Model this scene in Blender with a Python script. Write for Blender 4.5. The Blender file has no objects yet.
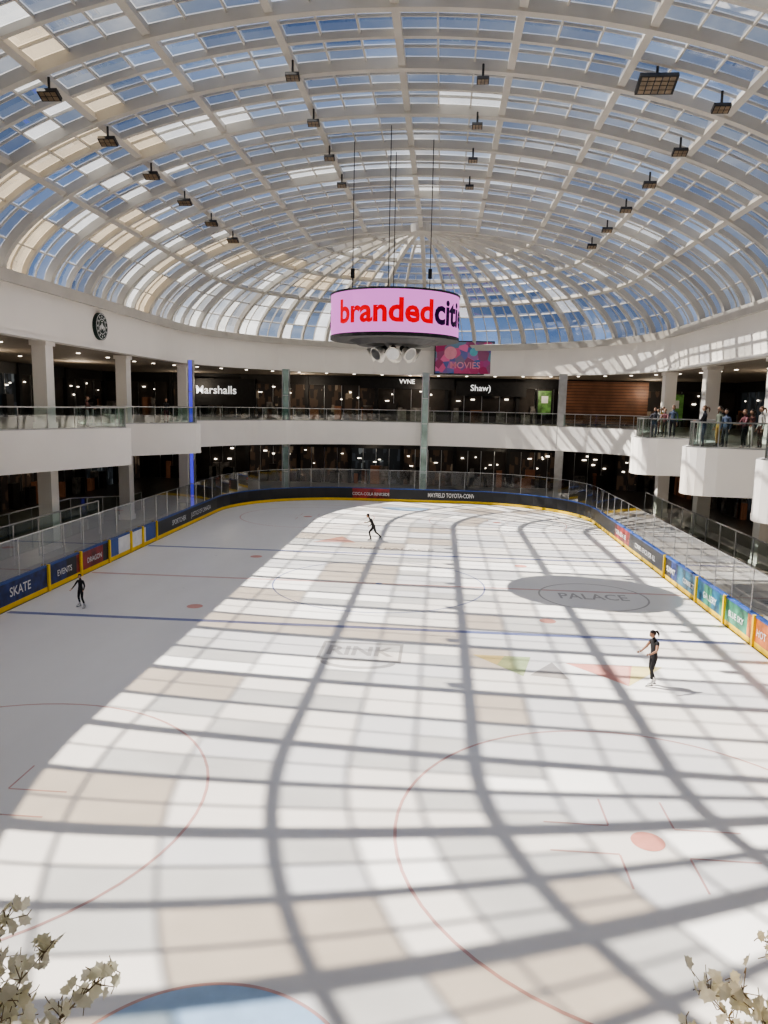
import bpy, math, random
from mathutils import Vector, Matrix, geometry
random.seed(7)
S=bpy.context.scene
PI=math.pi
try: S.view_settings.look='AgX - Medium High Contrast'
except Exception: pass
# ------------------------------------------------------------ materials
def mat(name,col,rough=0.6,metal=0.0,var=0.08,scale=3.0,emit=0.0,ecol=None,spec=0.5):
    m=bpy.data.materials.new(name); m.use_nodes=True
    n=m.node_tree.nodes; l=m.node_tree.links; b=n['Principled BSDF']
    tc=n.new('ShaderNodeTexCoord'); no=n.new('ShaderNodeTexNoise'); no.inputs['Scale'].default_value=scale
    no.inputs['Detail'].default_value=3
    l.new(tc.outputs['Object'],no.inputs['Vector'])
    r=n.new('ShaderNodeValToRGB')
    r.color_ramp.elements[0].position=0.3; r.color_ramp.elements[1].position=0.7
    r.color_ramp.elements[0].color=tuple(max(0,x*(1-var)) for x in col)+(1,)
    r.color_ramp.elements[1].color=tuple(min(1,x*(1+var)) for x in col)+(1,)
    l.new(no.outputs['Fac'],r.inputs['Fac']); l.new(r.outputs['Color'],b.inputs['Base Color'])
    b.inputs['Roughness'].default_value=rough; b.inputs['Metallic'].default_value=metal
    b.inputs['Specular IOR Level'].default_value=spec
    if emit>0:
        b.inputs['Emission Color'].default_value=tuple(ecol or col)+(1,)
        b.inputs['Emission Strength'].default_value=emit
    return m
def interior(name,c0,c1,c2,strength):
    # shop interior seen through its glazing: shelving blocks of varying brightness, their light painted in as weak emission
    m=bpy.data.materials.new(name); m.use_nodes=True; n=m.node_tree.nodes;l=m.node_tree.links;p=n['Principled BSDF']
    tc=n.new('ShaderNodeTexCoord'); mp=n.new('ShaderNodeMapping'); mp.inputs['Scale'].default_value=(2.4,2.4,1.1)
    v=n.new('ShaderNodeTexVoronoi'); v.distance='CHEBYCHEV'; v.inputs['Scale'].default_value=1.2; v.inputs['Randomness'].default_value=0.6
    l.new(tc.outputs['Object'],mp.inputs[0]); l.new(mp.outputs[0],v.inputs['Vector'])
    r=n.new('ShaderNodeValToRGB'); r.color_ramp.interpolation='CONSTANT'; e=r.color_ramp.elements
    e[0].color=c0+(1,); e[1].position=.86; e[1].color=c2+(1,); q=e.new(.6); q.color=c1+(1,)
    l.new(v.outputs['Color'],r.inputs['Fac']); l.new(r.outputs[0],p.inputs['Base Color']); l.new(r.outputs[0],p.inputs['Emission Color'])
    p.inputs['Emission Strength'].default_value=strength; p.inputs['Roughness'].default_value=.6
    return m
def glass(name,tint,refl=0.08,rough=0.02,milky=0.0,mcol=(0.8,0.8,0.8)):
    m=bpy.data.materials.new(name); m.use_nodes=True
    n=m.node_tree.nodes; l=m.node_tree.links
    for x in list(n): n.remove(x)
    o=n.new('ShaderNodeOutputMaterial'); t=n.new('ShaderNodeBsdfTransparent'); t.inputs[0].default_value=tint+(1,)
    g=n.new('ShaderNodeBsdfGlossy'); g.inputs['Roughness'].default_value=rough
    lw=n.new('ShaderNodeLayerWeight'); lw.inputs['Blend'].default_value=0.25
    mu=n.new('ShaderNodeMath'); mu.operation='MULTIPLY_ADD'; mu.inputs[1].default_value=0.35; mu.inputs[2].default_value=refl
    l.new(lw.outputs['Fresnel'],mu.inputs[0])
    mx=n.new('ShaderNodeMixShader'); l.new(mu.outputs[0],mx.inputs[0])
    src=t.outputs[0]
    if milky>0:
        tr=n.new('ShaderNodeBsdfTranslucent'); tr.inputs[0].default_value=mcol+(1,)
        m2=n.new('ShaderNodeMixShader'); 
        no=n.new('ShaderNodeTexNoise'); no.inputs['Scale'].default_value=0.8
        tc=n.new('ShaderNodeTexCoord'); l.new(tc.outputs['Object'],no.inputs['Vector'])
        mr=n.new('ShaderNodeMapRange'); mr.inputs['To Min'].default_value=milky*0.6; mr.inputs['To Max'].default_value=min(1,milky*1.4)
        l.new(no.outputs['Fac'],mr.inputs['Value']); l.new(mr.outputs[0],m2.inputs[0])
        l.new(t.outputs[0],m2.inputs[1]); l.new(tr.outputs[0],m2.inputs[2]); src=m2.outputs[0]
    l.new(src,mx.inputs[1]); l.new(g.outputs[0],mx.inputs[2]); l.new(mx.outputs[0],o.inputs[0])
    return m
def leafmat(name,col):
    m=mat(name,col,0.6,var=.1,scale=30); n=m.node_tree.nodes;l=m.node_tree.links
    o=[x for x in n if x.type=='OUTPUT_MATERIAL'][0]; p=n['Principled BSDF']
    t=n.new('ShaderNodeBsdfTranslucent'); t.inputs[0].default_value=col+(1,)
    mx=n.new('ShaderNodeMixShader'); mx.inputs[0].default_value=.5
    l.new(p.outputs[0],mx.inputs[1]); l.new(t.outputs[0],mx.inputs[2]); l.new(mx.outputs[0],o.inputs[0]); return m
M={}
M['white']=mat('white_paint',(0.74,0.72,0.67),0.55,var=0.04,scale=0.4)
M['band']=mat('cream_plaster',(0.85,0.82,0.77),0.7,var=0.03,scale=0.3)
M['frame']=mat('white_steel',(0.48,0.46,0.42),0.45,var=0.08,scale=0.8)
M['black']=mat('black_satin',(0.014,0.014,0.016),0.5,var=0.3)
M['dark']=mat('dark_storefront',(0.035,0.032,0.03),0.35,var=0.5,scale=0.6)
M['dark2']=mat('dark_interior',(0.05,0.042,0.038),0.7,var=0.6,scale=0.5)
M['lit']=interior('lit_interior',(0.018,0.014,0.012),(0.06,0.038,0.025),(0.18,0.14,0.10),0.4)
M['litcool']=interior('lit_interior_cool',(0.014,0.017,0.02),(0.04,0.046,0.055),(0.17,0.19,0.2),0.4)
M['soffit']=mat('soffit',(0.34,0.29,0.24),0.8,var=0.1)
M['floor']=mat('concourse_tile',(0.11,0.098,0.085),0.35,var=0.2,scale=1)
M['steel']=mat('brushed_steel',(0.45,0.46,0.47),0.3,metal=0.9)
M['yellow']=mat('yellow_kickplate',(0.85,0.58,0.03),0.5)
M['blue']=mat('blue_cap_rail',(0.03,0.08,0.30),0.4)
M['panelwhite']=mat('board_white',(0.75,0.75,0.74),0.4)
M['adblack']=mat('ad_black',(0.012,0.014,0.018),0.4)
M['adred']=mat('ad_red',(0.25,0.025,0.025),0.4,var=0.8,scale=1.5)
M['adteal']=mat('ad_teal',(0.02,0.13,0.22),0.4,var=0.8,scale=1.5)
M['adorange']=mat('ad_orange',(0.5,0.14,0.03),0.4,var=0.6,scale=1.5)
M['adgreen']=mat('ad_green',(0.04,0.2,0.12),0.4,var=0.8,scale=1.5)
M['adnavy']=mat('ad_navy',(0.01,0.025,0.12),0.4,var=0.6)
M['wood']=mat('brown_cladding',(0.20,0.09,0.05),0.5,var=0.3,scale=0.8,emit=0.08,ecol=(0.35,0.15,0.08))
M['glow']=mat('downlight',(1,0.9,0.75),0.5,emit=5.0)
M['textw']=mat('white_letter',(0.85,0.85,0.85),0.5,emit=0.9)
M['letter']=mat('print_white',(0.7,0.7,0.7),0.5)
M['green']=mat('green_display',(0.10,0.22,0.06),0.5,emit=0.08,var=0.7,scale=2)
M['blueled']=mat('blue_led_post',(0.08,0.08,0.5),0.3,emit=0.9,ecol=(0.08,0.07,0.7))
M['mirror']=mat('green_glass_post',(0.34,0.46,0.42),0.25,metal=0.5,var=0.4,scale=0.7)
G_clear=glass('glass_clear',(0.93,0.92,0.90),0.03)
G_beige=glass('glass_bronze',(0.70,0.665,0.62),0.04)
G_grey=glass('glass_grey',(0.54,0.54,0.55),0.04)
G_frost=glass('glass_frosted',(0.66,0.65,0.62),0.04,milky=0.38,mcol=(0.78,0.77,0.73))
G_tan=glass('glass_tan',(0.6,0.5,0.38),0.04,milky=0.38,mcol=(0.66,0.53,0.35))
G_rail=glass('glass_railing',(0.70,0.82,0.78),0.10)
G_board=glass('glass_rinkside',(0.90,0.93,0.92),0.04)
# ------------------------------------------------------------ builder
class B:
    def __init__(s): s.v=[];s.f=[];s.m=[]
    def add(s,vs,fs,mi=0,mis=None):
        o=len(s.v); s.v+= [tuple(v) for v in vs]
        for i,f in enumerate(fs):
            s.f.append(tuple(a+o for a in f)); s.m.append(mis[i] if mis else mi)
    def box(s,c,d,mi=0,rz=0,rx=0):
        R=Matrix.Rotation(rz,3,'Z')@Matrix.Rotation(rx,3,'X'); vs=[]
        for x in(-.5,.5):
            for y in(-.5,.5):
                for z in(-.5,.5): vs.append(Vector(c)+R@Vector((x*d[0],y*d[1],z*d[2])))
        s.add(vs,[(0,1,3,2),(4,6,7,5),(0,4,5,1),(2,3,7,6),(0,2,6,4),(1,5,7,3)],mi)
    def cone(s,p0,p1,r0,r1,n=8,mi=0,cap=True):
        p0=Vector(p0);p1=Vector(p1);d=(p1-p0).normalized()
        a=d.orthogonal().normalized();b=d.cross(a);vs=[]
        for p,r in((p0,r0),(p1,r1)):
            for i in range(n):
                t=2*PI*i/n; vs.append(p+a*math.cos(t)*r+b*math.sin(t)*r)
        fs=[(i,(i+1)%n,n+(i+1)%n,n+i) for i in range(n)]
        if cap: fs+=[tuple(range(n))[::-1],tuple(range(n,2*n))]
        s.add(vs,fs,mi)
    def sphere(s,c,r,mi=0,nu=12,nv=8,fn=None,R=None):
        vs=[];fs=[]
        for j in range(nv+1):
            th=PI*j/nv
            for i in range(nu):
                ph=2*PI*i/nu; p=Vector((math.sin(th)*math.cos(ph),math.sin(th)*math.sin(ph),math.cos(th)))
                if fn: p=fn(p)
                p=Vector((p.x*r[0],p.y*r[1],p.z*r[2]))
                if R: p=R@p
                vs.append(p+Vector(c))
        for j in range(nv):
            for i in range(nu):
                fs.append((j*nu+i,(j+1)*nu+i,(j+1)*nu+(i+1)%nu,j*nu+(i+1)%nu))
        s.add(vs,fs,mi)
    def sweep(s,P,N,w,h,mi=0,closed=False):
        n=len(P);vs=[]
        for i in range(n):
            a=P[i-1] if (i>0 or closed) else P[i]; b=P[(i+1)%n] if (i<n-1 or closed) else P[i]
            t=(Vector(b)-Vector(a)).normalized(); nn=Vector(N[i]); sd=t.cross(nn).normalized()
            p=Vector(P[i]); vs+=[p+sd*w/2,p-sd*w/2,p-sd*w/2-nn*h,p+sd*w/2-nn*h]
        fs=[]
        for i in range(n if closed else n-1):
            j=(i+1)%n
            for k in range(4): fs.append((4*i+k,4*i+(k+1)%4,4*j+(k+1)%4,4*j+k))
        if not closed: fs+=[(0,1,2,3),(4*n-1,4*n-2,4*n-3,4*n-4)]
        s.add(vs,fs,mi)
    def wall(s,P,z0,z1,th,mi=0,closed=False):
        s.sweep([(x,y,z1) for x,y in P],[(0,0,1)]*len(P),th,z1-z0,mi,closed)
    def ribbon(s,P,z0,z1,mi=0,closed=False):
        n=len(P); vs=[(x,y,z0) for x,y in P]+[(x,y,z1) for x,y in P]
        s.add(vs,[(i,(i+1)%n,n+(i+1)%n,n+i) for i in range(n if closed else n-1)],mi)
    def obj(s,name,mats,parent=None,smooth=False,bevel=0):
        me=bpy.data.meshes.new(name); me.from_pydata(s.v,[],s.f)
        for m in mats: me.materials.append(m)
        me.polygons.foreach_set('material_index',s.m)
        if smooth: me.polygons.foreach_set('use_smooth',[True]*len(s.f))
        me.update(); o=bpy.data.objects.new(name,me); S.collection.objects.link(o)
        if parent: o.parent=parent
        if bevel:
            bm=o.modifiers.new('bevel','BEVEL'); bm.width=bevel; bm.segments=2; bm.limit_method='ANGLE'
        return o
def txt(b,string,o,xd,ud,width=None,size=1.0,mi=0,bend=None,off=0.012,align='CENTER',ky=1.0):
    cu=bpy.data.curves.new('t','FONT'); cu.body=string; cu.size=size; cu.offset=off; cu.resolution_u=3
    ob=bpy.data.objects.new('t',cu); S.collection.objects.link(ob)
    bpy.context.view_layer.update()
    dg=bpy.context.evaluated_depsgraph_get(); me=bpy.data.meshes.new_from_object(ob.evaluated_get(dg))
    vs=[v.co.copy() for v in me.vertices]; fs=[tuple(p.vertices) for p in me.polygons]
    bpy.data.objects.remove(ob); bpy.data.meshes.remove(me)
    if not vs: return 0
    x0=min(v.x for v in vs);x1=max(v.x for v in vs)
    k=(width/(x1-x0)) if width else 1
    sh=(x0+x1)/2 if align=='CENTER' else x0
    out=[]
    for v in vs:
        x=(v.x-sh)*k;y=v.y*k*ky
        if bend: out.append(bend(x,y))
        else: out.append(Vector(o)+Vector(xd)*x+Vector(ud)*y)
    b.add(out,fs,mi)
    return (x1-x0)*k
def ring_slab(name,outer,inner,z0,z1,m,b=None,mi=0):
    polys=[[Vector((x,y,0)) for x,y in outer],[Vector((x,y,0)) for x,y in inner]]
    tri=geometry.tessellate_polygon(polys); pts=outer+inner
    own=b is None; b=b or B()
    b.add([(x,y,z1) for x,y in pts],[tuple(t) for t in tri],mi)
    b.add([(x,y,z0) for x,y in pts],[tuple(t)[::-1] for t in tri],mi)
    b.ribbon(outer,z0,z1,mi,True); b.ribbon(inner,z0,z1,mi,True)
    if own: return b.obj(name,[m])
def catmull(P,k=6,closed=True):
    out=[];n=len(P)
    for i in range(n):
        p0,p1,p2,p3=[Vector(P[(i+j)%n]) for j in(-1,0,1,2)]
        for a in range(k):
            t=a/k
            q=0.5*((2*p1)+(-p0+p2)*t+(2*p0-5*p1+4*p2-p3)*t*t+(-p0+3*p1-3*p2+p3)*t**3)
            out.append((q.x,q.y))
    return out

CX=-1.7; Y0=19.0; Y1=50.0; A=17.1; ZS=12.85; RISE=6.4; ZB=10.4; ZF=6.2
OUT=[(-34,-9),(28,-9),(28,73),(-34,73)]
# ------------------------------------------------------------ roof
def zr(r): return ZS+RISE*max(0,1-(r/A)**2)**0.6
def nrm(r):
    e=0.05; r1=min(A-1e-3,r+e); r0=max(0,r-e)
    dr=r1-r0; dz=zr(r1)-zr(r0); v=Vector((-dz,dr)); v.normalize(); return v
MJ=[A,14.0,10.8,7.3,3.65,0]
RH=[]
for i in range(5):
    for j in range(3):
        if i==0: RH.append([A,16.45,15.35][j])
        else: RH.append(MJ[i]+(MJ[i+1]-MJ[i])*j/3)
RH.append(0); NR=15
st=[]
lv=lambda i:0 if i%4==0 else (1 if i%4==2 else 2)
for i in range(32): st.append((CX,Y0+(Y1-Y0)*i/32,1,0,'b',lv(i)))
for i in range(48): a=PI*i/48; st.append((CX,Y1,math.cos(a),math.sin(a),'a',lv(i)))
for i in range(32): st.append((CX,Y1-(Y1-Y0)*i/32,-1,0,'b',lv(i)))
for i in range(48): a=PI+PI*i/48; st.append((CX,Y0,math.cos(a),math.sin(a),'a',lv(i)))
def pt(s,r,dn=0):
    nv=nrm(r); z=zr(r)-nv.y*dn; rr=r-nv.x*dn
    return Vector((s[0]+s[2]*rr,s[1]+s[3]*rr,z))
def nv3(s,r):
    v=nrm(r); return Vector((s[2]*v.x,s[3]*v.x,v.y))
fb=B()
for s in st:
    L=s[5]; kmax=NR
    if s[4]=='a': kmax={0:NR,1:12,2:7}[L]
    rs=[]
    for i in range(kmax):
        nsub=4 if i<2 else 2
        for j in range(nsub): rs.append(RH[i]+(RH[i+1]-RH[i])*j/nsub)
    rs.append(RH[kmax])
    P=[pt(s,r,0.02) for r in rs];N=[nv3(s,r) for r in rs]
    w,h=[(0.28,0.36),(0.17,0.22),(0.05,0.08)][L]
    fb.sweep(P,N,w,h)
for k in range(NR):
    r=RH[k]; major=(k%3==0)
    w,h=(0.24,0.26) if major else (0.055,0.10)
    if k==0: w,h=0.5,0.5
    fb.sweep([pt(s,r,0.03) for s in st],[nv3(s,r) for s in st],w,h,0,True)
fb.sweep([Vector((CX,Y0,zr(0)-.03)),Vector((CX,Y1,zr(0)-.03))],[Vector((0,0,1))]*2,0.24,0.26)
for y in(Y0,Y1): fb.cone((CX,y,zr(0)-0.5),(CX,y,zr(0)),0.7,0.7,20)
frame=fb.obj('ceiling_skylight_frame',[M['frame']])
gb=B(); ns=len(st)
for i in range(ns):
    s=st[i];t=st[(i+1)%ns]
    for k in range(NR):
        rs=[RH[k]]
        if k<2: rs+=[(RH[k]*2+RH[k+1])/3,(RH[k]+2*RH[k+1])/3]
        rs.append(RH[k+1])
        rnd=random.Random((i//2)*131+(k//2)*17+5).random(); rnd2=random.Random(i*977+k*31).random()
        left=s[2]<-0.2
        if rnd<0.22: mi=0
        elif rnd<0.62: mi=1
        elif rnd<0.93: mi=2
        else: mi=3
        if left and k<7 and rnd2<0.26: mi=3
        if left and k<7 and rnd>0.82: mi=4
        for q in range(len(rs)-1):
            a=pt(s,rs[q]);b_=pt(t,rs[q]);c=pt(t,rs[q+1]);d=pt(s,rs[q+1])
            gb.add([a,b_,c,d],[(0,1,2,3)] if k<NR-1 or s[4]=='b' else [(0,1,2)],mi)
gb.obj('window_1',[G_clear,G_beige,G_grey,G_frost,G_tan])
# ------------------------------------------------------------ shell
def stadium(r,n=24):
    P=[]
    for i in range(n+1): a=PI*i/n; P.append((CX+r*math.cos(a),Y1+r*math.sin(a)))
    for i in range(n+1): a=PI+PI*i/n; P.append((CX+r*math.cos(a),Y0+r*math.sin(a)))
    return P
b=B(); b.wall(stadium(A+0.25),ZB,ZS+0.02,0.5,0,True)
b.wall(stadium(A+0.2),ZB-0.02,ZB+0.14,0.66,0,True); b.wall(stadium(A+0.2),ZS-0.18,ZS-0.04,0.62,0,True)
b.obj('trim_1',[M['band']])
ring_slab('roof_slab',OUT,stadium(A+0.5),12.3,12.8,M['soffit'])
ring_slab('ceiling',OUT,stadium(A+0.5),ZB+0.02,ZB+0.25,M['soffit'])
def wallbox(name,c,d,m): b=B(); b.box(c,d); return b.obj(name,[m])
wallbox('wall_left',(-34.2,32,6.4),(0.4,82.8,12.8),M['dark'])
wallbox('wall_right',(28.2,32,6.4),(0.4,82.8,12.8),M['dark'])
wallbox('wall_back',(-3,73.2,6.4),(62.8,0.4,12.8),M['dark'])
wallbox('wall_front',(-3,-9.2,6.4),(62.8,0.4,12.8),M['white'])
wallbox('floor',(-3,32,-0.22),(63,83,0.4),M['floor'])
left=[(0,0.35),(-9,1.0),(-16,6),(-20.5,14),(-21.5,22),(-20.6,26.5),(-19.0,30),(-17.6,33.6),(-16.2,36.8),(-16.5,37.8),(-19.2,38.5),(-19.4,41.5),(-17.4,44.5),(-15.8,46.9),(-16.1,47.9),(-18.6,48.9),(-18.3,52)]
far=[(-1.2+16.5*math.cos(t),51+12*math.sin(t)) for t in [PI*(0.86-0.74*i/10) for i in range(11)]]
right=[(14.2,52.0),(12.8,48.5),(11.2,44),(10.3,40.9),(10.8,39.6),(13.2,39.0),(13.2,36.5),(11.2,33.7),(10.0,31.5),(10.5,30.3),(13.3,29.8),(14.6,28),(13.2,26.6),(11.0,25.4),(9.9,24.0),(10.3,22.9),(14,21.6),(15,16),(12.5,6),(6,0.8)]
EDGE=catmull(left+far+right,5)
def offset(P,d):
    out=[];n=len(P)
    for i in range(n):
        a=Vector(P[i-1]);c=Vector(P[(i+1)%n]);t=(c-a).normalized(); nn=Vector((-t.y,t.x)); q=Vector(P[i])+nn*d; out.append((q.x,q.y))
    return out
b=B(); ring_slab('x',OUT,EDGE,4.4,ZF,None,b,0)
b.wall(offset(EDGE,0.02),4.4,ZF+0.06,0.12,1,True)
b.wall(offset(EDGE,0.05),4.35,4.5,0.2,1,True)
b.obj('floor_upper',[M['floor'],M['band']])
RP=offset(EDGE,0.22)
b=B(); b.ribbon(RP,ZF+0.1,ZF+1.05,0,True)
b.wall(RP,ZF+1.05,ZF+1.11,0.07,1,True); b.wall(RP,ZF,ZF+0.12,0.05,1,True)
for i in range(0,len(RP),2): b.cone((RP[i][0],RP[i][1],ZF),(RP[i][0],RP[i][1],ZF+1.06),0.025,0.025,6,1)
b.obj('balcony_railing',[G_rail,M['steel']])
def column(x,y,w=0.7,top=ZB+0.03):
    b=B(); b.box((x,y,2.2),(w,w,4.4)); b.box((x,y,(ZF+top)/2),(w,w,top-ZF)); b.box((x,y,ZF+0.15),(w+.12,w+.12,0.3)); b.box((x,y,top-.12),(w+.16,w+.16,0.24)); b.box((x,y,0.15),(w+.12,w+.12,0.3))
    return b.obj('column',[M['band']])
column(-19.4,35.2); column(-20.2,46.2)
column(-19.4,55.0)
for y in(37.7,46.8,55.2): column(16.2,y,0.8)
def post(x,y,m,w=0.55):
    b=B(); b.box((x,y,ZB/2),(w,0.25,ZB)); 
    for z in(2.1,4.2,6.2,8.3): b.box((x,y,z),(w+.04,0.29,0.05),1)
    for dx in(-w/2,w/2): b.box((x+dx,y,ZB/2),(0.07,0.3,ZB),1)
    return b.obj('light_post',[m,M['steel']])
post(-16.9,49.4,M['blueled'],0.3); post(-12.7,60.2,M['mirror']); post(-1.4,62.3,M['mirror']); post(9.5,60.4,M['steel'])
# ------------------------------------------------------------ storefronts
merch=mat('merchandise_grey',(0.2,0.19,0.18),var=.6)
def storefront(name,p0,p1,z0,z1,inward,n,seed,light=True):
    rr=random.Random(seed); p0=Vector(p0);p1=Vector(p1);d=(p1-p0);L=d.length;d.normalize();iw=Vector(inward)
    ang=math.atan2(d.y,d.x); b=B()
    H=z1-z0
    for i in range(n+1):
        c=p0+d*L*i/n+iw*0.25; b.box((c.x,c.y,(z0+z1)/2),(0.35,0.35,H),1,ang)
    for i in range(n):
        a=p0+d*L*i/n; w=L/n; c=a+d*w/2
        q=c+iw*0.12; b.box((q.x,q.y,z1-0.45),(w,0.3,0.9),1 if rr.random()<.6 else 2,ang)
        kind=rr.choice([0,7,7,8]); q=c+iw*0.05; b.box((q.x,q.y,(z0+z1-.9)/2),(w-.3,0.1,H-0.9),kind,ang)
        for k in range(1,4):
            q=a+d*w*k/4+iw*0.15; b.box((q.x,q.y,(z0+z1-.9)/2),(0.06,0.12,H-0.9),3,ang)
        if light:
            for k in range(rr.randint(2,5)):
                q=a+d*w*rr.uniform(.1,.9)+iw*0.2; z=z0+rr.uniform(1.8,H-1.1)
                b.box((q.x,q.y,z),(rr.uniform(.1,.4),0.06,rr.uniform(.05,.12)),4,ang)
            for k in range(rr.randint(3,6)):
                q=a+d*w*rr.uniform(.1,.9)+iw*0.5; hh=rr.uniform(.8,1.8)
                b.box((q.x,q.y,z0+hh/2),(rr.uniform(.3,1.1),0.35,hh),rr.choice([2,5,6,6]),ang)
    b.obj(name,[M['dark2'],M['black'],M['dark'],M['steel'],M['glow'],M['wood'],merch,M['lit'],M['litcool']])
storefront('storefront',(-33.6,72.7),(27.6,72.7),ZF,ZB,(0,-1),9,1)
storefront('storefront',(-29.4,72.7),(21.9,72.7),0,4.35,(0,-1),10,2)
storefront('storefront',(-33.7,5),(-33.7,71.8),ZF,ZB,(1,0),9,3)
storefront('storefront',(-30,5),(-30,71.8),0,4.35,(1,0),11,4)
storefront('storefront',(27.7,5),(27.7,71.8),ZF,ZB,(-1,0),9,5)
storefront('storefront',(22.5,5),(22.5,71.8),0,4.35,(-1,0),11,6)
def sign(name,parts,m,back=None):
    b=B()
    for (s,o,xd,w) in parts: txt(b,s,o,xd,(0,0,1),w,1,0)
    if back: b.box(back[0],back[1],1)
    return b.obj(name,[m,M['black']])
sign('store_sign',[('Marshalls',(-22.0,71.6,8.45),(1,0,0),4.0)],M['textw'],((-21.9,71.75,8.6),(7.5,0.2,2.6)))
sign('store_sign',[('VVNE',(-3.4,71.6,9.75),(1,0,0),1.5)],M['textw'],((-3.4,71.75,9.75),(9,0.2,1.0)))
sign('store_sign',[('Shaw)',(3.6,71.6,9.2),(1,0,0),1.9)],M['textw'],((4.6,71.75,9.4),(6.6,0.2,1.4)))
b=B(); b.box((15.0,71.5,8.3),(8.2,0.3,3.9))
for i in range(14): b.box((15.0,71.32,6.5+i*0.28),(8.2,0.06,0.04),1)
b.obj('brown_cladding_panel',[M['wood'],M['black']])
for x,z,w,h in((9.6,8.2,1.2,2.2),(21.5,8.0,1.6,2.4)):
    b=B(); b.box((x,71.3,z),(w,0.15,h),0); b.box((x,71.35,z),(w+.2,0.1,h+.2),1); b.box((x,71.2,z+.3),(w*.5,0.05,h*.3),2); b.obj('poster_display',[M['green'],M['black'],M['letter']])
b=B()
for i in range(26):
    a=PI*i/25
    b.cone((CX+20.5*math.cos(a),50+19*math.sin(a)*0.98,ZB-0.02),(CX+20.5*math.cos(a),50+19*math.sin(a)*.98,ZB+.03),0.12,0.12,10)
for y in range(8,50,4):
    for x in(-28,-22,20,25): b.cone((x,y,ZB-.02),(x,y,ZB+.03),0.12,0.12,10)
    for x in(-27,18): b.cone((x,y,4.37),(x,y,4.42),0.12,0.12,10)
for x in range(-24,24,4): b.cone((x,67.5,4.37),(x,67.5,4.42),0.12,0.12,10)
b.obj('ceiling_downlights',[M['glow']])
def cup_logo():
    b=B(); x=CX-A+.1; y=40.0; z=11.6
    b.cone((x-0.15,y,z),(x+0.10,y,z),0.72,0.72,32,0)
    def ring(r0,r1,xo,mi):
        vs=[];n=32
        for r in(r0,r1):
            for i in range(n): t=2*PI*i/n; vs.append((x+xo,y+r*math.cos(t),z+r*math.sin(t)))
        b.add(vs,[(i,(i+1)%n,n+(i+1)%n,n+i) for i in range(n)],mi)
    ring(0.69,0.65,0.11,1); ring(0.42,0.38,0.11,1)
    for i in range(12):
        t=2*PI*i/12; b.box((x+.11,y+.53*math.cos(t),z+.53*math.sin(t)),(0.02,0.07,0.09),1)
    b.sphere((x+.11,y,z+.02),(0.03,0.11,0.17),1,); 
    for sgn in(-1,1):
        for k in range(3): b.box((x+.11,y+sgn*(.16+.06*k),z-.08),(0.02,0.025,0.3-.07*k),1)
    b.box((x+.11,y,z+.27),(0.02,0.12,0.06),1)
    b.obj('round_coffee_shop_sign',[mat('dark_green_sign',(0.012,0.03,0.024)),M['letter']])
cup_logo()
def scr_mat():
    m=bpy.data.materials.new('advert_screen_picture'); m.use_nodes=True; n=m.node_tree.nodes;l=m.node_tree.links; p=n['Principled BSDF']
    tc=n.new('ShaderNodeTexCoord'); v=n.new('ShaderNodeTexVoronoi'); v.inputs['Scale'].default_value=1.6
    r=n.new('ShaderNodeValToRGB'); e=r.color_ramp.elements
    e[0].color=(0.35,0.01,0.08,1); e[1].color=(0.3,0.03,0.12,1); e[1].position=1
    for pos,c in((.25,(0.03,0.08,0.2,1)),(.45,(0.45,0.1,0.2,1)),(.6,(0.2,0.01,0.06,1)),(.8,(0.06,0.15,0.2,1))):
        q=e.new(pos); q.color=c
    l.new(tc.outputs['Object'],v.inputs['Vector']); l.new(v.outputs['Color'],r.inputs['Fac']); l.new(r.outputs[0],p.inputs['Base Color']); l.new(r.outputs[0],p.inputs['Emission Color']); p.inputs['Emission Strength'].default_value=0.4
    return m
b=B(); b.box((1.8,66.2,11.9),(5.2,0.2,2.9),1); b.box((1.8,66.08,11.9),(5.0,0.05,2.7),0); txt(b,'MOVIES',(1.9,66.04,11.0),(1,0,0),(0,0,1),2.6,1,2); 
b.cone((0.6,66.06,12.3),(0.6,66.0,12.3),.55,.55,20,2); b.cone((2.6,66.06,12.4),(2.6,66.0,12.4),.35,.35,20,3)
b.box((1.8,66.5,12.0),(0.3,0.6,0.3),1)
b.obj('wall_advert_screen',[scr_mat(),M['black'],mat('advert_pink',(0.5,0.2,0.25),emit=.2),mat('advert_cyan',(0.1,0.3,0.35),emit=.2)])
# ------------------------------------------------------------ hanging round screen
SC=Vector((-2.2,33.5,0)); SR=2.82; z0=10.55; z1=12.4
M['pink']=mat('led_pink',(0.05,0.01,0.04),0.5,emit=1.05,ecol=(0.86,0.27,0.76),var=0.03,spec=0.1)
M['red']=mat('led_red',(0.1,0.0,0.0),0.5,emit=0.9,ecol=(0.85,0.0,0.015),var=0.02,spec=0.1)
M['ind']=mat('led_indigo',(0.03,0.005,0.06),0.5,emit=0.05,var=0.02,spec=0.1)
b=B(); n=64
vs=[];
for z in(z0+.1,z1-.05):
    for i in range(n): t=2*PI*i/n; vs.append((SC.x+SR*math.cos(t),SC.y+SR*math.sin(t),z))
b.add(vs,[(i,(i+1)%n,n+(i+1)%n,n+i) for i in range(n)],0)
b.cone((SC.x,SC.y,z0-.05),(SC.x,SC.y,z0+.1),SR+.03,SR+.03,64,1); b.cone((SC.x,SC.y,z1-.05),(SC.x,SC.y,z1+.03),SR+.03,SR+.03,64,1)
b.cone((SC.x,SC.y,z0-.25),(SC.x,SC.y,z0),1.6,2.1,32,1)
def bend(base):
    def f(x,y):
        t=base+x/SR; r=SR+0.02
        return Vector((SC.x+r*math.sin(t),SC.y-r*math.cos(t),11.08+y))
    return f
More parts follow.
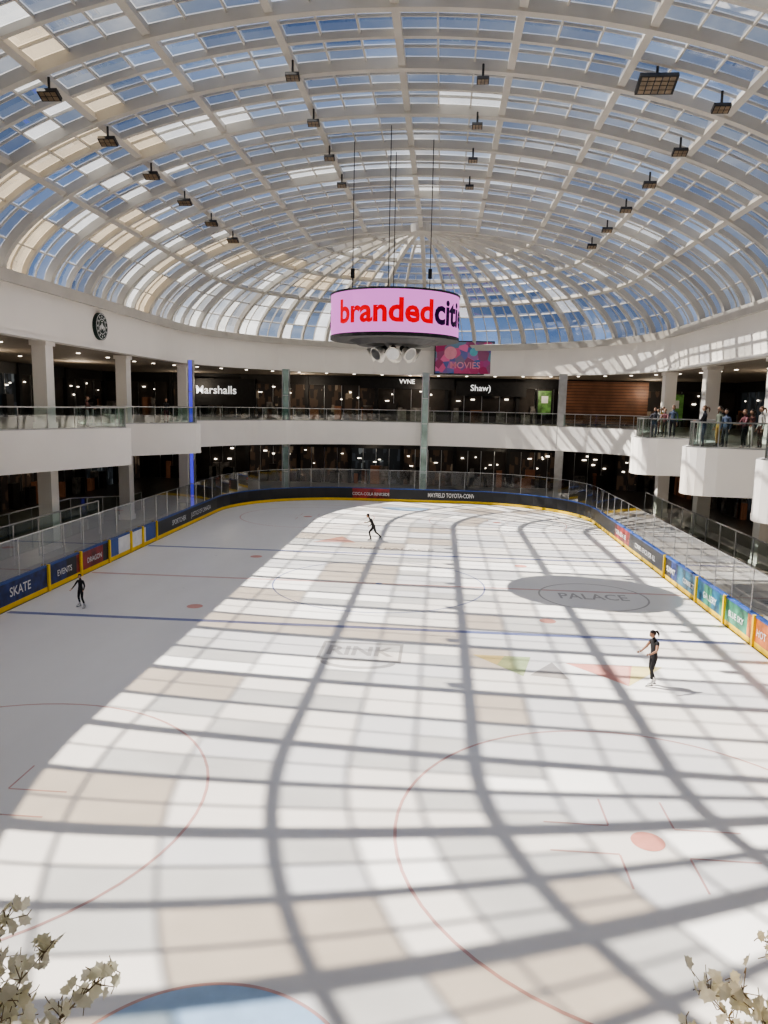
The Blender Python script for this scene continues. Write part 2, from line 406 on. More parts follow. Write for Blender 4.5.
for base in(math.radians(-50),math.radians(130)):
    w=txt(b,'branded',None,None,None,4.3,1,2,bend=bend(base),off=0.03,align='L')
    txt(b,'cities',None,None,None,3.0,1,3,bend=bend(base+(w+.07)/SR),off=0.03,align='L')
for dx,dy in((-1.9,0),(1.5,0),(-.2,-1.6),(-.2,1.6)):
    zt=zr(abs(SC.x+dx-CX))-0.3
    b.cone((SC.x+dx,SC.y+dy,z1),(SC.x+dx,SC.y+dy,zt),0.02,0.02,6,1)
for dx in(-1.9,1.5): b.box((SC.x+dx,SC.y,z1+1.0),(0.16,0.16,0.4),1)
for i in range(8):
    a=2*PI*i/8; c=Vector((SC.x+.75*math.cos(a),SC.y+.75*math.sin(a),z0-.50)); d=Vector((math.cos(a),math.sin(a),-0.55)).normalized()
    b.cone(c-d*.1,c+d*.36,0.12,0.32,14,4); b.cone(c+d*.361,c+d*.365,0.26,0.26,14,5); b.cone(c-d*.28,c-d*.1,0.12,0.12,10,1)
b.cone((SC.x,SC.y,z0-.9),(SC.x,SC.y,z0-.2),0.25,0.25,14,4)
b.obj('hanging_round_led_screen',[M['pink'],M['black'],M['red'],M['ind'],M['white'],M['steel']])
# ------------------------------------------------------------ floodlights
mat_lens=mat('floodlight_lens',(0.20,0.15,0.10),0.3,var=0.3)
def floodlight(x,y,w=0.62,name='floodlight'):
    r=abs(x-CX); z=zr(r)-0.75
    b=B(); h=w*0.6; c=Vector((x,y,z-0.10)); tilt=-0.45
    b.box(c,(w,h,0.12),0,0,tilt)
    R=Matrix.Rotation(tilt,3,'X'); nx=5 if w>1 else 3; ny=4 if w>1 else 2
    for i in range(nx):
        for j in range(ny):
            q=c+R@Vector(((i-(nx-1)/2)*w*.9/nx,(j-(ny-1)/2)*h*.9/ny,-0.065)); b.box(q,(w*.72/nx,h*.72/ny,0.02),1,0,tilt)
    b.cone((x,y,z-.05),(x,y,z+.4),0.04,0.04,6,0)
    b.obj(name,[M['black'],mat_lens])
for i in range(6):
    y=23.2+4.0*i
    floodlight(-12.2,y,.62); floodlight(8.3,y+1.9,.52)
    if i<4: floodlight(-5.2,y+2.4,0.45); floodlight(1.0,y+3.0,0.40)
floodlight(6.2,24.7,1.15)
# ------------------------------------------------------------ ice and markings
RCX=-2.5; HW=13.0; YA=3.2; YB=59.0; CR=8.5
def rrect(hw,ya,yb,cr,step=1.0):
    P=[]
    def arc(cx,cy,a0):
        n=12
        for i in range(n+1): a=a0+PI/2*i/n; P.append((cx+cr*math.cos(a),cy+cr*math.sin(a)))
    arc(RCX+hw-cr,yb-cr,0)
    n=9
    for i in range(1,n): P.append((RCX+hw-cr-(2*hw-2*cr)*i/n,yb))
    arc(RCX-hw+cr,yb-cr,PI/2)
    n=int(39.3/step)
    for i in range(1,n): P.append((RCX-hw,yb-cr-(yb-ya-2*cr)*i/n))
    arc(RCX-hw+cr,ya+cr,PI)
    n=9
    for i in range(1,n): P.append((RCX-hw+cr+(2*hw-2*cr)*i/n,ya))
    arc(RCX+hw-cr,ya+cr,1.5*PI)
    n=int(39.3/step)
    for i in range(1,n): P.append((RCX+hw,ya+cr+(yb-ya-2*cr)*i/n))
    return P
def ice_mat():
    m=bpy.data.materials.new('ice'); m.use_nodes=True; n=m.node_tree.nodes;l=m.node_tree.links;p=n['Principled BSDF']
    tc=n.new('ShaderNodeTexCoord'); n1=n.new('ShaderNodeTexNoise'); n1.inputs['Scale'].default_value=0.25; n1.inputs['Detail'].default_value=6
    mp=n.new('ShaderNodeMapping'); mp.inputs['Scale'].default_value=(1,0.35,1)
    l.new(tc.outputs['Object'],mp.inputs[0]); l.new(mp.outputs[0],n1.inputs['Vector'])
    r=n.new('ShaderNodeValToRGB'); r.color_ramp.elements[0].position=.3; r.color_ramp.elements[1].position=.7
    r.color_ramp.elements[0].color=(0.76,0.745,0.725,1); r.color_ramp.elements[1].color=(0.87,0.86,0.845,1)
    l.new(n1.outputs[0],r.inputs[0]); l.new(r.outputs[0],p.inputs['Base Color'])
    n2=n.new('ShaderNodeTexNoise'); n2.inputs['Scale'].default_value=3; n2.inputs['Detail'].default_value=8
    l.new(tc.outputs['Object'],n2.inputs['Vector'])
    mr=n.new('ShaderNodeMapRange'); mr.inputs['To Min'].default_value=0.22; mr.inputs['To Max'].default_value=0.45
    l.new(n2.outputs[0],mr.inputs[0]); l.new(mr.outputs[0],p.inputs['Roughness'])
    bp=n.new('ShaderNodeBump'); bp.inputs['Strength'].default_value=0.05; l.new(n2.outputs[0],bp.inputs['Height']); l.new(bp.outputs[0],p.inputs['Normal'])
    p.inputs['Specular IOR Level'].default_value=0.35
    return m
IP=rrect(HW,YA,YB,CR)
b=B(); b.add([(x,y,0) for x,y in IP],[tuple(range(len(IP)))]); b.ribbon(IP,-0.02,0,0,True)
b.obj('ice_rink_surface',[ice_mat()])
b=B(); ZI=0.004
def rect(x0,x1,y0,y1,mi,z=ZI): b.add([(x0,y0,z),(x1,y0,z),(x1,y1,z),(x0,y1,z)],[(0,1,2,3)],mi)
def ring(cx,cy,r,w,mi,a0=0,a1=2*PI,n=64,z=ZI):
    vs=[]
    for rr in(r-w/2,r+w/2):
        for i in range(n+1): t=a0+(a1-a0)*i/n; vs.append((cx+rr*math.cos(t),cy+rr*math.sin(t),z))
    m=n+1; b.add(vs,[(i,i+1,m+i+1,m+i) for i in range(n)],mi)
def disc(cx,cy,rx,ry,mi,z=ZI,a0=0,a1=2*PI,n=40):
    vs=[(cx,cy,z)]+[(cx+rx*math.cos(a0+(a1-a0)*i/n),cy+ry*math.sin(a0+(a1-a0)*i/n),z) for i in range(n+1)]
    b.add(vs,[(0,i,i+1) for i in range(1,n+1)],mi)
XL,XR=RCX-HW+.1,RCX+HW-.1
rect(XL,XR,24.7,24.98,0); rect(XL,XR,37.6,37.88,0); rect(XL,XR,31.2,31.4,9)
ring(RCX,31.3,4.57,0.06,0,z=ZI+.001); disc(RCX,31.3,.15,.15,0,ZI+.002)
for yy in(6.7,55.7): rect(XL+1.2,XR-1.2,yy-.025,yy+.025,9)
for sx in(-1,1):
    for yy,f in((12.7,1),(49.7,-1)):
        cx=RCX+sx*6.45
        ring(cx,yy,4.57,0.06,9); disc(cx,yy,.30,.30,1,ZI+.001)
        for qx in(-1,1):
            for qy in(-1,1):
                rect(min(cx+qx*.6,cx+qx*1.8),max(cx+qx*.6,cx+qx*1.8),yy+qy*.45-.02,yy+qy*.45+.02,9)
                rect(cx+qx*.6-.02,cx+qx*.6+.02,min(yy+qy*.47,yy+qy*1.4),max(yy+qy*.47,yy+qy*1.4),9)
    for yy in(26.6,36.0): disc(RCX+sx*6.6,yy,.3,.3,1)
disc(RCX,6.75,1.95,1.95,2,ZI,0,PI); ring(RCX,6.75,1.95,0.05,9,0,PI,z=ZI+.002)
disc(RCX,55.7,1.83,1.83,2,ZI+.002,PI,2*PI); ring(RCX,55.7,1.83,0.05,9,PI,2*PI,z=ZI+.004)
for (w,h,mi,z) in((2.6,0.9,3,ZI),(2.4,0.72,7,ZI+.001)): rect(-2.3-w/2,-2.3+w/2,22.3-h,22.3+h,mi,z)
txt(b,'RINK',(-2.3,21.95,ZI+.003),(1,0,0),(0,1,0),2.1,1,3,off=.03,ky=1.3)
disc(-2.3,21.35,1.15,.6,3,ZI-.001,PI,2*PI); disc(-2.3,21.4,.95,.45,7,ZI-.0005,PI,2*PI)
def poly(P,mi,z): b.add([(x,y,z) for x,y in P],[tuple(range(len(P)))],mi)
poly([(1.2,22.5),(2.6,20.8),(3.0,22.5)],4,ZI); poly([(1.2,22.5),(1.9,21.65),(2.2,22.5)],5,ZI+.001); poly([(2.8,20.9),(3.9,20.7),(3.6,22.1)],3,ZI)
poly([(4.0,22.1),(5.5,20.4),(6.0,22.1)],1,ZI); poly([(5.5,20.4),(6.9,22.1),(6.0,22.1)],5,ZI+.001); poly([(5.5,20.4),(5.9,22.1),(5.0,22.1)],8,ZI+.002)
poly([(-7,40.5),(-4.6,40.7),(-5.6,42.5)],8,ZI)
txt(b,'ICE PALACE',(-2.2,39.0,ZI+.002),(1,0,0),(0,1,0),4.0,1,3)
txt(b,'PALACE',(6.5,30.0,ZI+.002),(1,0,0),(0,1,0),2.8,1,3,ky=1.6); ring(6.5,30.5,2.2,.08,3,z=ZI+.0015)
def ink(nm,c): return mat(nm,c,0.35,var=0.08)
b.obj('ice_markings',[ink('ice_blue_line',(0.20,0.23,0.42)),ink('ice_red_line',(0.68,0.32,0.27)),ink('ice_crease_blue',(0.40,0.57,0.78)),ink('ice_grey_logo',(0.42,0.40,0.39)),ink('ice_green',(0.48,0.57,0.32)),ink('ice_yellow',(0.74,0.64,0.32)),ink('ice_dark',(0.2,0.2,0.22)),ink('ice_white',(0.72,0.70,0.68)),ink('ice_pinkred',(0.72,0.42,0.37)),ink('ice_faded_red',(0.62,0.40,0.38))])
# ------------------------------------------------------------ boards
BP=rrect(HW+0.06,YA-0.06,YB+0.06,CR+.06,0.85)
b=B()
def adcol(x,y):
    if y>50 or (y>41 and x<0): 
        if y>58.5 and -7.5<x<-3.5: return 3
        return 2
    if x<RCX:
        if y>39.5: return 2
        if y>33.6: return 1 if int(y*0.55)%3 else 6
        if y>29: return 3 if int(y/1.2)%3 else 2
        return 7 if y>24 else 3
    if y>45: return 2
    if y>41: return 3
    if y>34: return 2
    if y>32.5: return 7
    if y>30: return 4
    if y>27.6: return 4 if int(y*1.2)%2 else 8
    if y>25: return 8
    return 5
nB=len(BP)
OUTP=rrect(HW+0.2,YA-0.2,YB+0.2,CR+.2,0.85)
for i in range(nB):
    j=(i+1)%nB; p,q=BP[i],BP[j]; o,r=OUTP[i],OUTP[j]
    mi=adcol((p[0]+q[0])/2,(p[1]+q[1])/2)
    for (za,zb,mm) in((0,0.2,0),(0.2,1.0,mi)): b.add([(p[0],p[1],za),(q[0],q[1],za),(q[0],q[1],zb),(p[0],p[1],zb)],[(0,1,2,3)],mm)
    b.add([(o[0],o[1],0),(r[0],r[1],0),(r[0],r[1],1.0),(o[0],o[1],1.0)],[(3,2,1,0)],1)
mid=[((p[0]+o[0])/2,(p[1]+o[1])/2) for p,o in zip(BP,OUTP)]
b.wall(mid,1.0,1.06,0.18,6,True)
for y in(27.9,30.6,33.4,35.9,37.4,39.3): b.box((RCX-HW-.03,y,0.55),(0.1,0.14,1.1),0)
for y in(24.6,27.2,30.2,34.6): b.box((RCX+HW+.03,y,0.55),(0.1,0.12,1.06),0)
fy=YB+.03
for s,x,w in(('MAYFIELD TOYOTA-CONVENIENCE FOR ALL',2.2,6.2),('MAYFIELD TOYOTA-CONVENIENCE',-9.3,2.9),('COCA-COLA RINKSIDE',-5.5,3.0)):
    txt(b,s,(x,fy-.02,0.45),(1,0,0),(0,0,1),w,1,9,ky=1.6 if w>5 else 1.2)
lx=RCX-HW-.03
for s,y,w in(('JUSTICE OF CANADA',47.0,4),('SPORTCHEK',42.9,2.4),('DRAGON',31.9,1.4),('EVENTS',29.2,1.2),('SKATE',25.9,1.4)):
    txt(b,s,(lx,y,0.45),(0,1,0),(0,0,1),w,1,9)
rx=RCX+HW+.03
for s,y,w in(('YOUR AD HERE',43.2,2.6),('CONVENIENCE FOR ALL',38.0,3.8),('SUMMIT',33.6,1.2),('CONNECT',31.2,1.4),('GALLERY',28.7,1.4),('BLUE SKY',26.1,1.3),('HOT',24.0,0.7),('CAFE',22,1.4)):
    txt(b,s,(rx,y,0.45),(0,-1,0),(0,0,1),w,1,9)
b.obj('rink_boards',[M['yellow'],M['panelwhite'],M['adblack'],M['adred'],M['adteal'],M['adorange'],M['blue'],M['adnavy'],M['adgreen'],M['letter']])
b=B(); b.ribbon(mid,1.08,2.5,0,True)
for i in range(0,nB,2): b.cone((mid[i][0],mid[i][1],1.08),(mid[i][0],mid[i][1],2.52),0.022,0.022,6,1)
b.wall(mid,2.49,2.52,0.03,1,True)
b.obj('rinkside_glass',[G_board,M['steel']])
def rail(name,P,z0,h):
    b=B(); n=len(P)
    for i in range(n-1):
        a,c=P[i],P[i+1]; b.add([(a[0],a[1],z0(a)),(c[0],c[1],z0(c)),(c[0],c[1],z0(c)+h),(a[0],a[1],z0(a)+h)],[(0,1,2,3)],0)
        b.cone((a[0],a[1],z0(a)+h),(c[0],c[1],z0(c)+h),0.04,0.04,6,1)
    for a in P: b.cone((a[0],a[1],0),(a[0],a[1],z0(a)+h),0.035,0.035,6,1)
    b.obj(name,[G_rail,M['steel']])
rail('glass_railing',[(-20.8,y) for y in range(18,52,2)],lambda a:0.9 if a[1]<40 else max(0.1,0.9-(a[1]-40)*.1),1.2)
rail('glass_railing',[(-18.2,y) for y in range(18,40,2)],lambda a:0.9,1.4)
rail('glass_railing',[(14.2,y) for y in range(16,54,2)],lambda a:0.9,1.2)
for nm,x0,sx in(('spectator_steps',-16.2,-1),('spectator_steps',11.2,1)):
    b=B()
    for k in range(2): b.box((x0+sx*(0.6+k*0.8),32,0.15+k*0.15),(0.8,30,0.3+k*0.3),0)
    b.obj(nm,[M['floor']],bevel=0.02)
b=B(); b.box((18.5,36,0.55),(1.6,2.4,1.1),0); b.box((18.5,36,1.13),(1.8,2.6,0.06),1); b.box((18.5,36,2.5),(1.8,2.6,0.3),0)
for sx in(-.8,.8):
    for sy in(-1.2,1.2): b.box((18.5+sx,36+sy,1.8),(0.06,0.06,1.4),1)
b.obj('kiosk',[M['panelwhite'],M['steel']],bevel=0.02)
# ------------------------------------------------------------ people
def person(name,loc,H=1.7,yaw=0,pose=None,top=(0.02,0.02,0.022),pants=(0.015,0.015,0.018),boots=(0.7,0.7,0.7),sleeve=None,hair=(0.02,0.012,0.01),skin=(0.5,0.3,0.2),skates=False,pony=False,headdir=0.0,lod=2):
    J={'pel':(0,0,.95),'spi':(0,.01,1.10),'che':(0,0,1.28),'nec':(0,0,1.45),'hed':(0,.015,1.56),
       'shL':(-.17,0,1.385),'elL':(-.23,-.02,1.11),'wrL':(-.24,.05,.87),'haL':(-.24,.08,.79),
       'shR':(.17,0,1.385),'elR':(.23,-.02,1.11),'wrR':(.24,.05,.87),'haR':(.24,.08,.79),
       'hiL':(-.09,0,.90),'knL':(-.10,.03,.50),'anL':(-.10,-.01,.10),'toL':(-.11,.15,.045),
       'hiR':(.09,0,.90),'knR':(.10,.03,.50),'anR':(.10,-.01,.10),'toR':(.11,.15,.045)}
    if pose: J.update(pose)
    lift=0.05 if skates else 0
    R={'pel':.125,'spi':.105,'che':.13,'nec':.05,'hed':.055,'sh':.062,'el':.042,'wr':.028,'ha':.03,'hi':.095,'kn':.058,'an':.042,'to':.035}
    bones=[('pel','spi','top'),('spi','che','top'),('che','nec','top'),('nec','hed','skin'),
     ('che','shL','top'),('shL','elL','slv'),('elL','wrL','arm'),('wrL','haL','skin'),('che','shR','top'),('shR','elR','slv'),('elR','wrR','arm'),('wrR','haR','skin'),
     ('pel','hiL','pants'),('hiL','knL','pants'),('knL','anL','pants'),('anL','toL','boot'),('pel','hiR','pants'),('hiR','knR','pants'),('knR','anR','pants'),('anR','toR','boot')]
    ks=list(J); k=H/1.7
    P={q:Vector(J[q])*k+Vector((0,0,lift)) for q in ks}
    me=bpy.data.meshes.new('sk'); me.from_pydata([P[q] for q in ks],[(ks.index(a),ks.index(c)) for a,c,_ in bones],[])
    ob=bpy.data.objects.new('sk',me); S.collection.objects.link(ob)
    sm=ob.modifiers.new('s','SKIN'); sm.use_smooth_shade=True; sm.branch_smoothing=0.3
    if not me.skin_vertices:
        bpy.context.view_layer.objects.active=ob; ob.select_set(True)
        try: bpy.ops.mesh.customdata_skin_add()
        except Exception: pass
    if lod>0: sb=ob.modifiers.new('u','SUBSURF'); sb.levels=lod; sb.render_levels=lod
    sv=me.skin_vertices[0].data
    for i,q in enumerate(ks):
        r=(R.get(q) or R[q[:2]])*k; sv[i].radius=(r*1.25 if q in('che','pel','spi') else r, r*0.85 if q in('che','spi') else r); sv[i].use_root=(q=='pel')
    bpy.context.view_layer.update()
    dg=bpy.context.evaluated_depsgraph_get(); em=bpy.data.meshes.new_from_object(ob.evaluated_get(dg))
    sleeve=sleeve or top
    mats=[mat(name+'_top',top,.7),mat(name+'_trousers',pants,.7),mat(name+'_skin',skin,.5),mat(name+'_hair',hair,.5,var=.3,scale=20),mat(name+'_boots',boots,.4),M['steel'],mat(name+'_sleeve',sleeve,.6),mat(name+'_eye',(0.01,0.01,0.01),.2),mat(name+'_lips',(0.35,0.1,0.09),.5)]
    lab={'top':0,'pants':1,'skin':2,'boot':4,'slv':6,'arm':6}
    if sleeve==skin: lab['slv']=2; lab['arm']=2
    b=B(); vs=[v.co.copy() for v in em.vertices]; fs=[];ms=[]
    for p in em.polygons:
        c=p.center; best=None
        for a,d,l_ in bones:
            A_=P[a];D_=P[d];t=max(0,min(1,(c-A_).dot(D_-A_)/max(1e-6,(D_-A_).length_squared))); dist=(c-(A_+(D_-A_)*t)).length/( (R.get(a) or R[a[:2]]))
            if best is None or dist<best[0]: best=(dist,l_,a,t)
        l_=best[1]; mi=lab[l_]
        if l_=='pants' and best[2].startswith('kn') and best[3]>.78: mi=4
        fs.append(tuple(p.vertices)); ms.append(mi)
    b.add(vs,fs,0,ms)
    bpy.data.objects.remove(ob); bpy.data.meshes.remove(em)
    hd=P['hed']; up=(P['hed']-P['nec']).normalized(); Rm=Vector((0,0,1)).rotation_difference(up).to_matrix()@Matrix.Rotation(headdir,3,'Z')
    hc=hd+Rm@Vector((0,.015,.07))*k
    def shp(p):
        q=p.copy()
        if q.z<0: q.x*=1-.28*(-q.z); q.y=q.y*(1-.12*(-q.z))+.12*(-q.z)
        return q
    r3=(.076*k,.095*k,.115*k)
    b.sphere(hc,r3,2,16,12,shp,Rm)
    loc_=lambda x,y,z: hc+Rm@(Vector((x,y,z))*k)
    b.cone(loc_(0,.088,.012),loc_(0,.115,-.022),.008*k,.015*k,6,2)
    for sx in(-1,1):
        b.sphere(loc_(sx*.03,.084,.005),(.012*k,.008*k,.007*k),7,8,6,None,Rm)
        b.sphere(loc_(sx*.076,0,-.005),(.008*k,.018*k,.028*k),2,8,6,None,Rm)
    b.sphere(loc_(0,.096,-.05),(.022*k,.008*k,.007*k),8,8,6,None,Rm)
    def hs(p):
        q=p.copy()
        if q.y>0.25 and q.z<0.45: q=q*0.80
        elif q.z<-.35: q=q*0.85
        return q
    b.sphere(hc+Rm@Vector((0,-.012,.012))*k,(.086*k,.105*k,.120*k),3,18,14,hs,Rm)
    if pony:
        pp=[loc_(0,-.10,.05),loc_(0,-.16,.03),loc_(0,-.19,-.06),loc_(0,-.17,-.17)]; rr=[.022,.035,.032,.008]
        for i in range(3): b.cone(pp[i],pp[i+1],rr[i]*k,rr[i+1]*k,8,3)
    for sd,sx in(('L',1),('R',-1)):
        w=P['wr'+sd];h=P['ha'+sd];d=(h-w).normalized()
        side=d.cross(Vector((1,0,0)));
        if side.length<.3: side=d.cross(Vector((0,1,0)))
        side.normalize(); nn=d.cross(side)*sx
        for i,fl in enumerate((.06,.072,.067,.052)):
            a=h+side*((i-1.5)*.017*k)+d*.015*k; m_=a+d*fl*.55*k+nn*.008*k; t=m_+d*fl*.45*k+nn*.022*k
            b.cone(a,m_,.0095*k,.0085*k,6,2); b.cone(m_,t,.0085*k,.006*k,6,2)
        a=w+d*.03*k+side*-.022*k; m_=a+(d*.5-side*.8)*.035*k; b.cone(a,m_,.012*k,.010*k,6,2); b.cone(m_,m_+d*.03*k,.010*k,.007*k,6,2)
    if skates:
        for sd in'LR':
            a=P['an'+sd];t=P['to'+sd]; f=(t-a); f.z=0; f.normalize(); u=(P['kn'+sd]-a).normalized()
            c=(a+t)/2; ang=math.atan2(f.y,f.x)
            b.box((c.x,c.y,min(a.z,t.z)-.055),( .27*k,.008,.035),5,ang)
            for s_ in(-.08,.08): b.box((c.x+f.x*s_,c.y+f.y*s_,min(a.z,t.z)-.035),(.03,.02,.04),5,ang)
            b.cone(a+Vector((0,0,-.05*k)),a+u*.12*k,.052*k,.05*k,10,4)
    o=b.obj(name,mats,smooth=True); o.location=loc; o.rotation_euler=(0,0,yaw)
    return o
SK=(0.42,0.24,0.16)
person('ice_skater',(6.15,20.5,0),1.55,PI/2+0.25,{'elR':(.26,.12,1.15),'wrR':(.22,.30,1.02),'haR':(.21,.37,1.00),'elL':(-.30,.10,1.17),'wrL':(-.36,.33,1.10),'haL':(-.37,.41,1.10),
  'knL':(-.09,.10,.50),'anL':(-.08,.06,.10),'toL':(-.09,.22,.05),'knR':(.09,.03,.50),'anR':(.09,-.13,.11),'toR':(.11,.02,.05),'nec':(0,.03,1.45),'hed':(0,.06,1.55)},sleeve=SK,skin=SK,skates=True,pony=True)
person('ice_skater',(-3.7,41.4,0),1.6,PI/2,{'pel':(0,-.05,.86),'spi':(.0,.03,1.0),'che':(0,.12,1.17),'nec':(0,.22,1.32),'hed':(0,.27,1.42),'shL':(-.17,.16,1.27),'shR':(.17,.16,1.27),
  'elL':(-.33,.02,1.10),'wrL':(-.42,.14,.95),'haL':(-.45,.2,.92),'elR':(.36,.25,1.08),'wrR':(.40,.44,1.0),'haR':(.41,.51,.99),
  'hiL':(-.09,-.05,.82),'hiR':(.09,-.05,.82),'knL':(-.12,.22,.50),'anL':(-.10,.10,.10),'toL':(-.1,.26,.05),'knR':(.16,-.15,.46),'anR':(.26,-.48,.18),'toR':(.32,-.36,.10)},skates=True,boots=(0.05,0.05,0.05))
person('ice_skater',(-13.15,25.8,0),1.2,PI*0.9,{'elL':(-.33,.05,1.15),'wrL':(-.40,.2,.98),'haL':(-.42,.26,.94),'elR':(.33,.05,1.13),'wrR':(.40,.18,.95),'haR':(.42,.24,.90),
  'knL':(-.17,.10,.48),'anL':(-.24,.0,.10),'toL':(-.27,.15,.045),'knR':(.15,.02,.48),'anR':(.22,-.15,.10),'toR':(.25,0,.045)},skates=True,boots=(0.5,0.5,0.5))
cols=[(0.03,0.03,0.04),(0.45,0.43,0.4),(0.12,0.05,0.04),(0.05,0.07,0.12),(0.35,0.22,0.05),(0.02,0.02,0.02),(0.15,0.05,0.06),(0.1,0.12,0.1)]
lean={'elL':(-.25,.14,1.12),'wrL':(-.18,.33,1.08),'haL':(-.14,.39,1.08),'elR':(.25,.14,1.12),'wrR':(.18,.33,1.08),'haR':(.14,.39,1.08)}
sp=[(10.8,31.6),(11.5,31.1),(12.2,31.0),(12.8,30.9),(13.5,30.8),(11.7,32.4),(13.0,32.3),(12.3,33.8),(11.4,41.0),(12.2,40.5),(12.4,42.6),(13.1,46.4),(13.8,48.3),(14.3,49.5),(-18.1,36.4),(-17.6,46.0)]
rr=random.Random(3)
for i,(x,y) in enumerate(sp):
    ang=math.atan2(31-y,-2.5-x)-PI/2+rr.uniform(-.6,.6)
    person('spectator',(x+.1,y+.3,ZF),rr.choice([1.62,1.7,1.76,1.58]),ang,lean if i%2==0 else None,top=cols[(i*3)%8],pants=cols[(i*5+3)%8],boots=(0.04,0.04,0.04),skin=(0.45,0.28,0.2),hair=rr.choice([(0.02,0.015,0.01),(0.12,0.06,0.03)]),pony=i%3==0,lod=1)
# ------------------------------------------------------------ foliage and planter
petal=leafmat('cream_petal',(0.95,0.93,0.80)); petalb=leafmat('cream_petal_deep',(0.90,0.88,0.70)); stemm=mat('branch_bark',(0.26,0.20,0.12),.8,var=.3,scale=40)  # second petal tone is a deeper cream, picked at random per leaf
def leafy(name,root,tips,seed):
    rr=random.Random(seed); b=B()
    def leaf(c,s):
        d=Vector((rr.uniform(-1,1),rr.uniform(-1,.2),rr.uniform(-.2,1.2))).normalized(); u=d.orthogonal().normalized(); u=(Matrix.Rotation(rr.uniform(0,6.28),3,d)@u); w=d.cross(u)
        prof=[(0,0),(.25,.10),(.55,.08),(.5,.32),(.75,.5),(.5,.62),(.38,.85),(.2,.82),(0,1.1),(-.2,.82),(-.38,.85),(-.5,.62),(-.75,.5),(-.5,.32),(-.55,.08),(-.25,.10)]
        vs=[c+w*(x*s)+u*(y*s)+d*(-abs(x)*s*.25-(y-.5)**2*s*.2) for x,y in prof]+[c+u*.45*s]
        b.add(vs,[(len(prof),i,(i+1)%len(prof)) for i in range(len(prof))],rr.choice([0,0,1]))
        b.cone(c-u*s*.5,c,.0012,.0012,4,2,False)
    for t in tips:
        p=Vector(root)+Vector((rr.uniform(-.06,.06),rr.uniform(-.04,.04),0)); T=Vector(t); pr=p
        bow=Vector((rr.uniform(-.05,.05),rr.uniform(-.05,.05),.05))
        N=9
        for i in range(1,N+1):
            f=i/N; q=p.lerp(T,f)+bow*math.sin(f*PI)+Vector((rr.uniform(-.008,.008),)*3)
            b.cone(pr,q,.004*(1-f)+.002,.004*(1-f-.1)+.002,6,2)
            if f>.3:
                for k in range(6 if f<.95 else 10):
                    o=Vector((rr.uniform(-1,1),rr.uniform(-1,1),rr.uniform(-.6,1)))*.045
                    b.cone(q,q+o,.0015,.001,4,2,False); leaf(q+o,rr.uniform(.024,.038))
            pr=q
    b.obj(name,[petal,petalb,stemm])
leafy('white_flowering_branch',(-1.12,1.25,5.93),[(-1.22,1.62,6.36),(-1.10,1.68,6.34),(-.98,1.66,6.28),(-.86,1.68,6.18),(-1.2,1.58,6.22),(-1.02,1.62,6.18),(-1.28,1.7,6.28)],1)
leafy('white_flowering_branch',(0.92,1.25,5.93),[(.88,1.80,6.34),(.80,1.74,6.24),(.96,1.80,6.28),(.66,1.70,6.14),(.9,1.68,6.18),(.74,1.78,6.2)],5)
b=B()
b.box((0,0.62,5.75),(3.4,0.06,0.4),0); b.box((0,1.38,5.75),(3.4,0.06,0.4),0); b.box((0,1.0,5.58),(3.4,0.8,0.06),0); b.box((-1.7,1,5.75),(.06,.8,.4),0); b.box((1.7,1,5.75),(.06,.8,.4),0); b.box((0,1,5.85),(3.3,.74,.1),1)
b.box((0,0.5,5.7),(0.3,0.4,0.1),0)
b.obj('planter_trough',[M['white'],mat('soil',(0.05,0.035,0.02),.9)],bevel=0.01)
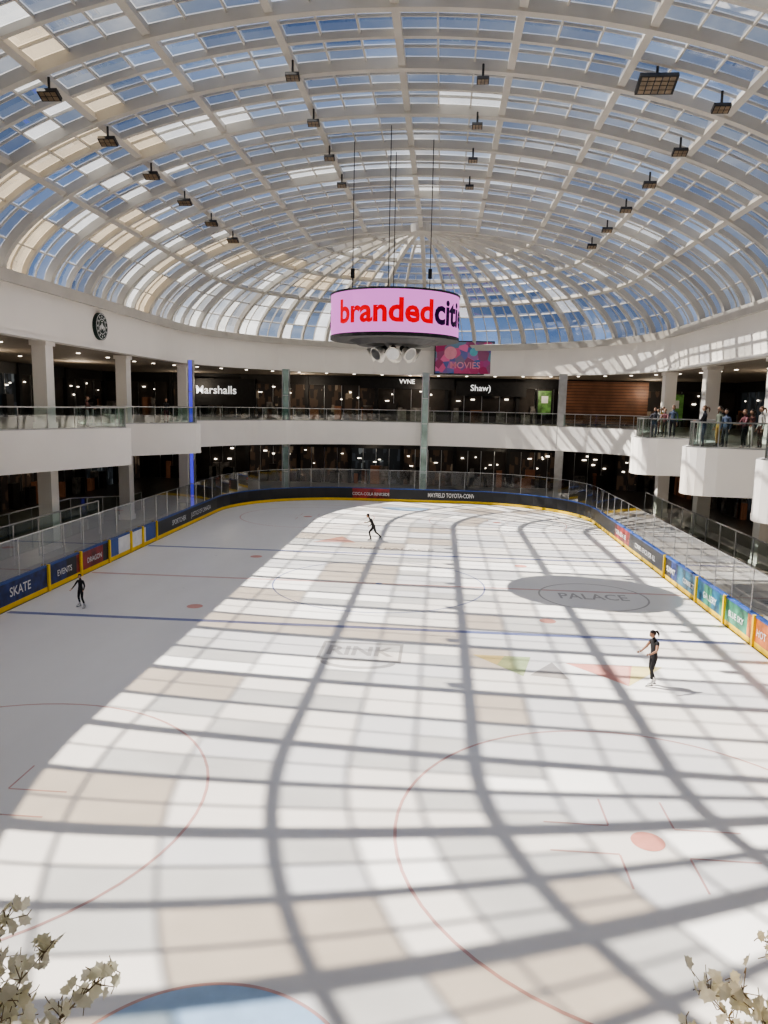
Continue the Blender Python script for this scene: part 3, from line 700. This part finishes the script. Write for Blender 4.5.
# ------------------------------------------------------------ light
def fill_light(x,y,z,e,c=(1,0.86,0.68)):  # point lights added to brighten the dark galleries, no fixtures at these spots
    ld=bpy.data.lights.new('gallery_fill','POINT'); ld.energy=e; ld.color=c; ld.shadow_soft_size=0.08
    lo=bpy.data.objects.new('gallery_fill',ld); S.collection.objects.link(lo); lo.location=(x,y,z)
for x in(-24,-13,-2,9,19): fill_light(x,69.3,9.3,170)
for y in(30,42,54): fill_light(-27,y,9.3,220)
for y in(36,50): fill_light(22,y,9.3,220)
for x in(-20,-7,6): fill_light(x,68.5,3.6,70)
for y in(32,46): fill_light(-25.5,y,3.6,110); fill_light(18.8,y+2,3.6,110)
w=bpy.data.worlds.new('sky'); S.world=w; w.use_nodes=True; n=w.node_tree.nodes;l=w.node_tree.links; bg=n['Background']
tc=n.new('ShaderNodeTexCoord'); mp=n.new('ShaderNodeMapping'); mp.inputs['Scale'].default_value=(1,1,2.2); no=n.new('ShaderNodeTexNoise'); no.inputs['Scale'].default_value=2.6; no.inputs['Detail'].default_value=7; no.inputs['Roughness'].default_value=.55
l.new(tc.outputs['Generated'],mp.inputs[0]); l.new(mp.outputs[0],no.inputs['Vector'])
r=n.new('ShaderNodeValToRGB'); e=r.color_ramp.elements; e[0].position=.42; e[0].color=(0.10,0.17,0.34,1); e[1].position=.67; e[1].color=(0.74,0.77,0.82,1)
q=e.new(.55); q.color=(0.22,0.29,0.43,1)
l.new(no.outputs[0],r.inputs[0]); l.new(r.outputs[0],bg.inputs[0]); bg.inputs[1].default_value=1.85
sd=bpy.data.lights.new('sun','SUN'); sd.energy=14.5; sd.angle=math.radians(0.53); sd.color=(1,0.955,0.89)
so=bpy.data.objects.new('sun',sd); S.collection.objects.link(so)
so.rotation_euler=Vector((0.77,-0.20,-1)).to_track_quat('-Z','Y').to_euler(); so.location=(-20,40,40)
cd=bpy.data.cameras.new('camera'); cd.lens=26; cd.sensor_width=36; cd.clip_end=500; cd.clip_start=0.05
co=bpy.data.objects.new('camera',cd); S.collection.objects.link(co); co.location=(0,0,7.7)
Rc=Matrix.Rotation(math.radians(4.27),3,'Z')@Matrix.Rotation(math.radians(90-8.24),3,'X')@Matrix.Rotation(math.radians(1.2),3,'Z')
co.rotation_euler=Rc.to_euler(); S.camera=co
